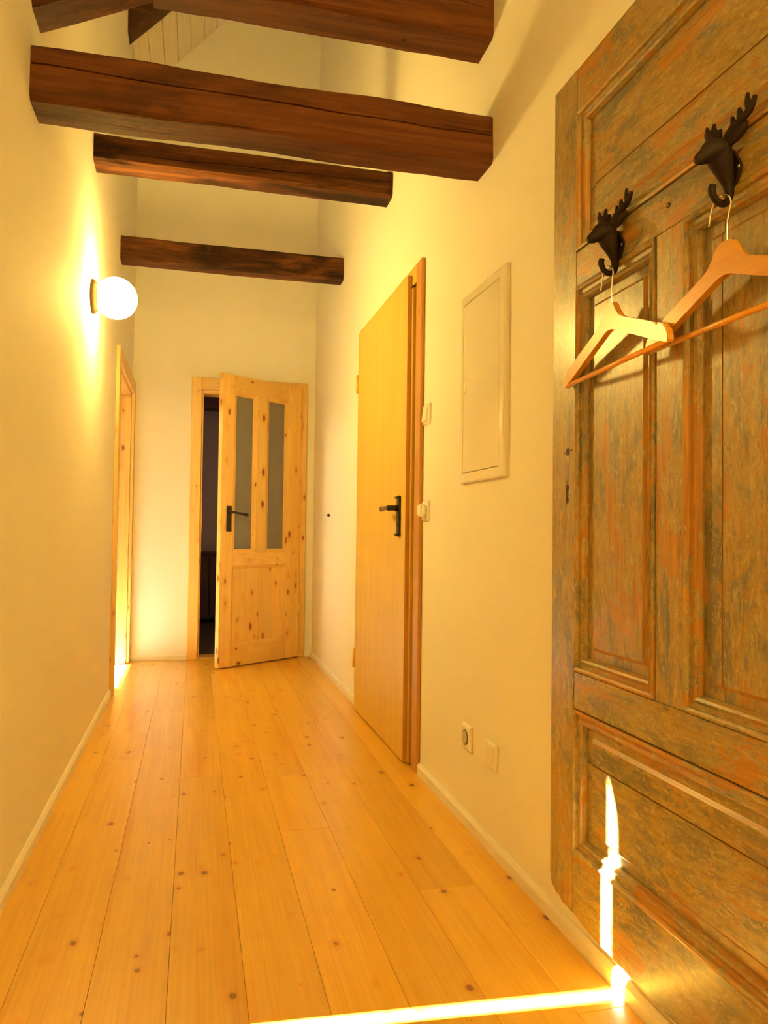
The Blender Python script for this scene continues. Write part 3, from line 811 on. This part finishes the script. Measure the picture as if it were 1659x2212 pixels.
def panel_board(y0, y1, z0, z1, my0, my1, mz0, mz1, mt):
    """panel board: margin at the back plane, raised field with bevelled edges; m* = margin width on each side (0 = joint)"""
    xb, xf, bw = OX + 0.0185, OX + 0.0130, 0.0075
    bm = bmesh.new()
    yo0, yo1, zo0, zo1 = y0 + my0, y1 - my1, z0 + mz0, z1 - mz1
    by0, by1, bz0, bz1 = (bw if q else 0.0008 for q in (my0, my1, mz0, mz1))
    rings = [[(XR - 0.004, y0, z0), (XR - 0.004, y1, z0), (XR - 0.004, y1, z1), (XR - 0.004, y0, z1)],
             [(xb, y0, z0), (xb, y1, z0), (xb, y1, z1), (xb, y0, z1)],
             [(xb, yo0, zo0), (xb, yo1, zo0), (xb, yo1, zo1), (xb, yo0, zo1)],
             [(xf, yo0 + by0, zo0 + bz0), (xf, yo1 - by1, zo0 + bz0), (xf, yo1 - by1, zo1 - bz1), (xf, yo0 + by0, zo1 - bz1)]]
    if not all((my0, my1, mz0, mz1)):
        e = 0.0006
        rings[2] = [(xb, max(y0, yo0), max(z0, zo0)), (xb, yo1, max(z0, zo0)), (xb, yo1, zo1), (xb, max(y0, yo0), zo1)]
    loft(bm, rings)
    bmesh.ops.remove_doubles(bm, verts=bm.verts, dist=1e-5)
    bm.normal_update()
    for f in bm.faces:
        xs = [v.co.x for v in f.verts]
        if min(xs) < xf + 1e-4 and max(xs) > xb - 1e-4 and f.calc_area() > 1e-4: f.material_index = 1
    o = fin('panel_board', bm, mt, od)
    o.data.materials.append(M['worn_h'] if mt is M['paint_h'] else M['worn_v'])
MW, MG = 0.0345, 0.024
def panel(y0, y1, z0, z1, mt, split=None, axis='z'):
    moulding(y0, y1, z0, z1)
    a0, a1, c0, c1 = y0 + MW - 0.004, y1 - MW + 0.004, z0 + MW - 0.004, z1 - MW + 0.004
    if split is None:
        panel_board(a0, a1, c0, c1, MG, MG, MG, MG, mt)
    elif axis == 'y':
        panel_board(a0, split - 0.0009, c0, c1, MG, 0, MG, MG, mt); panel_board(split + 0.0009, a1, c0, c1, 0, MG, MG, MG, mt)
    else:
        panel_board(a0, a1, c0, split - 0.0008, MG, MG, MG, 0, mt); panel_board(a0, a1, split + 0.0008, c1, MG, MG, 0, MG, mt)
PY0, PY1 = OY0 + SW, OY1 - SW
panel(PY0, PY1, Z['tp0'], Z['tp1'], M['paint_h'], split=1.735, axis='z')
panel(ML1, PY1, Z['mp0'], Z['mp1'], M['paint_v'])
panel(PY0, ML0, Z['mp0'], Z['mp1'], M['paint_v'], split=1.090, axis='y')
panel(PY0, PY1, Z['bp0'], Z['bp1'], M['paint_h'], split=0.446, axis='z')
# keyholes and old screw holes in the far stile
def hole(name, pts, ry, rz):
    bm = bmesh.new()
    for (yc, zc, a, b_) in pts:
        ring = [(OX - 0.0003, yc + a * math.cos(2 * math.pi * k / 20), zc + b_ * math.sin(2 * math.pi * k / 20)) for k in range(20)]
        poly_prism(bm, ring, (0.003, 0, 0))
    fin(name, bm, M['black'], far_stile)
hole('spindle_hole', [(1.6065, 1.143, 0.0092, 0.0098)], 0, 0)
hole('keyhole', [(1.609, 1.059, 0.0085, 0.0085), (1.609, 1.044, 0.0052, 0.013), (1.6095, 1.030, 0.0075, 0.0075)], 0, 0)
for yc, zc in ((1.6245, 1.1415), (1.5895, 1.1455), (1.6085, 1.072)): hole('screw_hole', [(yc, zc, 0.0032, 0.0030)], 0, 0)
bm = bmesh.new(); lathe_x(bm, (OX, 1.222, 1.563), [(-0.0012, 0.0052), (-0.0012, 0.0026), (0.0, 0.0026)], 16); fin('nail_head', bm, M['brass'], mid_rail)

# ------------------------------------------------------------------ deer-head coat hooks
def deer_hook(yc, label):
    X0 = OX
    def P(o, s, z): return (X0 - o, yc + s, z)
    t = root('deer_coat_hook', (X0, yc, 1.50), label, 'coat hook', 'deer-head coat hooks')
    # head and neck in one surface
    bm = bmesh.new()
    pp, rr = smooth_path([P(0.0085, 0, 1.505), P(0.0105, 0, 1.520), P(0.0160, 0, 1.538), P(0.0240, 0, 1.556), P(0.0305, 0, 1.571), P(0.042, 0, 1.572), P(0.056, 0, 1.562), P(0.068, 0, 1.555), P(0.0725, 0, 1.553)],
                         [0.0075, 0.0095, 0.0150, 0.0205, 0.0235, 0.0195, 0.0125, 0.0085, 0.0045], 5)
    tube(bm, pp, rr, 16, 0.86, (0, 1, 0))
    hd = fin('head', bm, M['iron'], t, smooth=True)
    bm = bmesh.new()           # wall plate behind the neck with two screw lugs
    ring = []
    for k in range(28):
        a = 2 * math.pi * k / 28
        r_ = 0.014 + 0.007 * abs(math.cos(a)) ** 6
        ring.append((X0 - 0.0005, yc + r_ * math.cos(a) * 1.05, 1.545 + (0.036 * math.sin(a)) * (1 - 0.25 * abs(math.cos(a)))))
    poly_prism(bm, ring, (-0.0055, 0, 0))
    bmesh.ops.bevel(bm, geom=[e for e in bm.edges], offset=0.001, segments=1, affect='EDGES', clamp_overlap=True)
    wp = fin('wall_plate', bm, M['iron'], t)
    for s in (-0.0175, 0.0175):
        bm = bmesh.new(); lathe_x(bm, P(0.006, s, 1.545), [(0.0, 0.0034), (-0.0012, 0.0030), (-0.0020, 0.0008)], 12); fin('screw', bm, M['chrome'], wp)
    for sg, q in ((-1, 1.0), (1, 0.7)):
        bm = bmesh.new()
        def A(o_, s_, z_): return P(o_, sg * (0.008 + (s_ - 0.008) * q), 1.584 + (z_ - 1.584) * (0.55 + 0.45 * q))
        pp, rr = smooth_path([A(0.024, 0.008, 1.582), A(0.019, 0.021, 1.602), A(0.015, 0.038, 1.610), A(0.012, 0.052, 1.619), A(0.011, 0.062, 1.635)], [0.0078, 0.0068, 0.0062, 0.0056, 0.0034], 5)
        tube(bm, pp, rr, 10)
        pp, rr = smooth_path([A(0.013, 0.050, 1.616), A(0.012, 0.046, 1.632), A(0.011, 0.045, 1.647)], [0.0052, 0.0046, 0.0030], 4)
        tube(bm, pp, rr, 10)
        for s0, z0, s1, z1 in ((0.036, 1.606, 0.031, 1.630), (0.022, 1.598, 0.015, 1.624)):
            pp, rr = smooth_path([A(0.017, s0, z0), A(0.016, (s0 + s1) / 2, (z0 + z1) / 2 + 0.001), A(0.015, s1, z1)], [0.0060, 0.0050, 0.0026], 4)
            tube(bm, pp, rr, 10)
        fin('antler', bm, M['iron'], hd, smooth=True)
        bm = bmesh.new()
        if sg > 0: cp = [P(0.034, 0.008, 1.584), P(0.033, 0.016, 1.600), P(0.031, 0.023, 1.612), P(0.030, 0.028, 1.627)]
        else: cp = [P(0.024, -0.012, 1.580), P(0.019, -0.024, 1.588), P(0.014, -0.036, 1.596), P(0.011, -0.045, 1.603)]
        pp, rr = smooth_path(cp, [0.0075, 0.0100, 0.0085, 0.0018], 5)
        tube(bm, pp, rr, 12, 0.45, Vector((0.75, 0, 0.66)).normalized())
        fin('ear', bm, M['iron'], hd, smooth=True)
    bm = bmesh.new()
    pp, rr = smooth_path([P(0.0085, 0, 1.510), P(0.0105, 0, 1.497), P(0.018, 0, 1.4895), P(0.028, 0, 1.4900), P(0.037, 0, 1.4975), P(0.0415, 0, 1.508), P(0.0400, 0, 1.5165)], [0.007, 0.0062, 0.0058, 0.0056, 0.0056, 0.0062, 0.0060], 5)
    tube(bm, pp, rr, 12)
    fin('hook', bm, M['iron'], t, smooth=True)
    return t
H1Y, H2Y = 1.390, 1.046
deer_hook(H1Y, 'black iron deer-head coat hook farther from the camera, holding the pale hanger')
deer_hook(H2Y, 'black iron deer-head coat hook nearer the camera, near the picture edge')

# ------------------------------------------------------------------ coat hangers
def hanger(cx, cy, rot, label, hook_y):
    """rot: turn about the vertical; local s runs towards the far end (+y)"""
    t = root('coat_hanger', (cx, cy, 1.42), label, 'coat hanger', 'wooden coat hangers')
    ca, sa = math.cos(rot), math.sin(rot)
    def W(s, n, z): return (cx + s * sa - n * ca, cy + s * ca + n * sa, z)
    top = [(0.0, 1.4215), (0.012, 1.4205), (0.018, 1.417), (0.0225, 1.409), (0.029, 1.397), (0.039, 1.387), (0.052, 1.3805), (0.08, 1.3700), (0.12, 1.3555), (0.16, 1.3405), (0.178, 1.3335), (0.182, 1.3255), (0.187, 1.3265), (0.190, 1.3305), (0.203, 1.3250), (0.214, 1.3150), (0.2205, 1.3020), (0.2215, 1.2920)]
    bot = [(0.2170, 1.2880), (0.19, 1.2975), (0.15, 1.3125), (0.10, 1.3320), (0.05, 1.3510), (0.015, 1.3645), (0.0, 1.3680)]
    outline = [(s, z) for s, z in top] + [(s, z) for s, z in bot[:-1]] + [(0.0, 1.3680)] + [(-s, z) for s, z in bot[:-1][::-1]] + [(-s, z) for s, z in top[::-1][:-1]]
    bm = bmesh.new()
    hw = 0.0065
    a = [bm.verts.new(W(s, -hw, z)) for s, z in outline]; b_ = [bm.verts.new(W(s, hw, z)) for s, z in outline]
    n = len(a)
    fa = bm.faces.new(a); fb_ = bm.faces.new(b_[::-1])
    for i in range(n): bm.faces.new((a[i], b_[i], b_[(i+1) % n], a[(i+1) % n]))
    es = [e for e in bm.edges if (e in fa.edges[:] or e in fb_.edges[:])]
    bmesh.ops.bevel(bm, geom=es, offset=0.0014, segments=2, affect='EDGES', clamp_overlap=True)
    fin('arms', bm, M['hanger'], t)
    bm = bmesh.new(); tube(bm, [W(-0.2125, 0, 1.2935), W(0.2125, 0, 1.2935)], 0.0052, 14)
    fin('crossbar', bm, M['hanger'], t, smooth=True)
    bm = bmesh.new()
    dy = hook_y - cy
    pp, rr = smooth_path([W(0, 0, 1.415), W(0, 0, 1.440), W(-0.004 + dy * .2, 0, 1.452), W(dy - 0.021, 0, 1.470), W(dy - 0.0245, 0, 1.482), W(dy - 0.017, 0, 1.4955), W(dy, 0, 1.5005), W(dy + 0.017, 0, 1.4955), W(dy + 0.0245, 0, 1.482), W(dy + 0.0275, 0, 1.470), W(dy + 0.0295, 0, 1.462)], [0.0017] * 11, 6)
    tube(bm, pp, rr, 8)
    fin('wire_hook', bm, M['chrome'], t, smooth=True)
    return t
hanger(OX - 0.0275, 1.372, math.radians(4.0), 'pale wooden hanger with a notch, fully in view and overlapping its neighbour', H1Y)
hanger(OX - 0.0250, 1.031, math.radians(0.5), 'orange-brown wooden hanger partly behind the other and cut by the picture edge', H2Y)
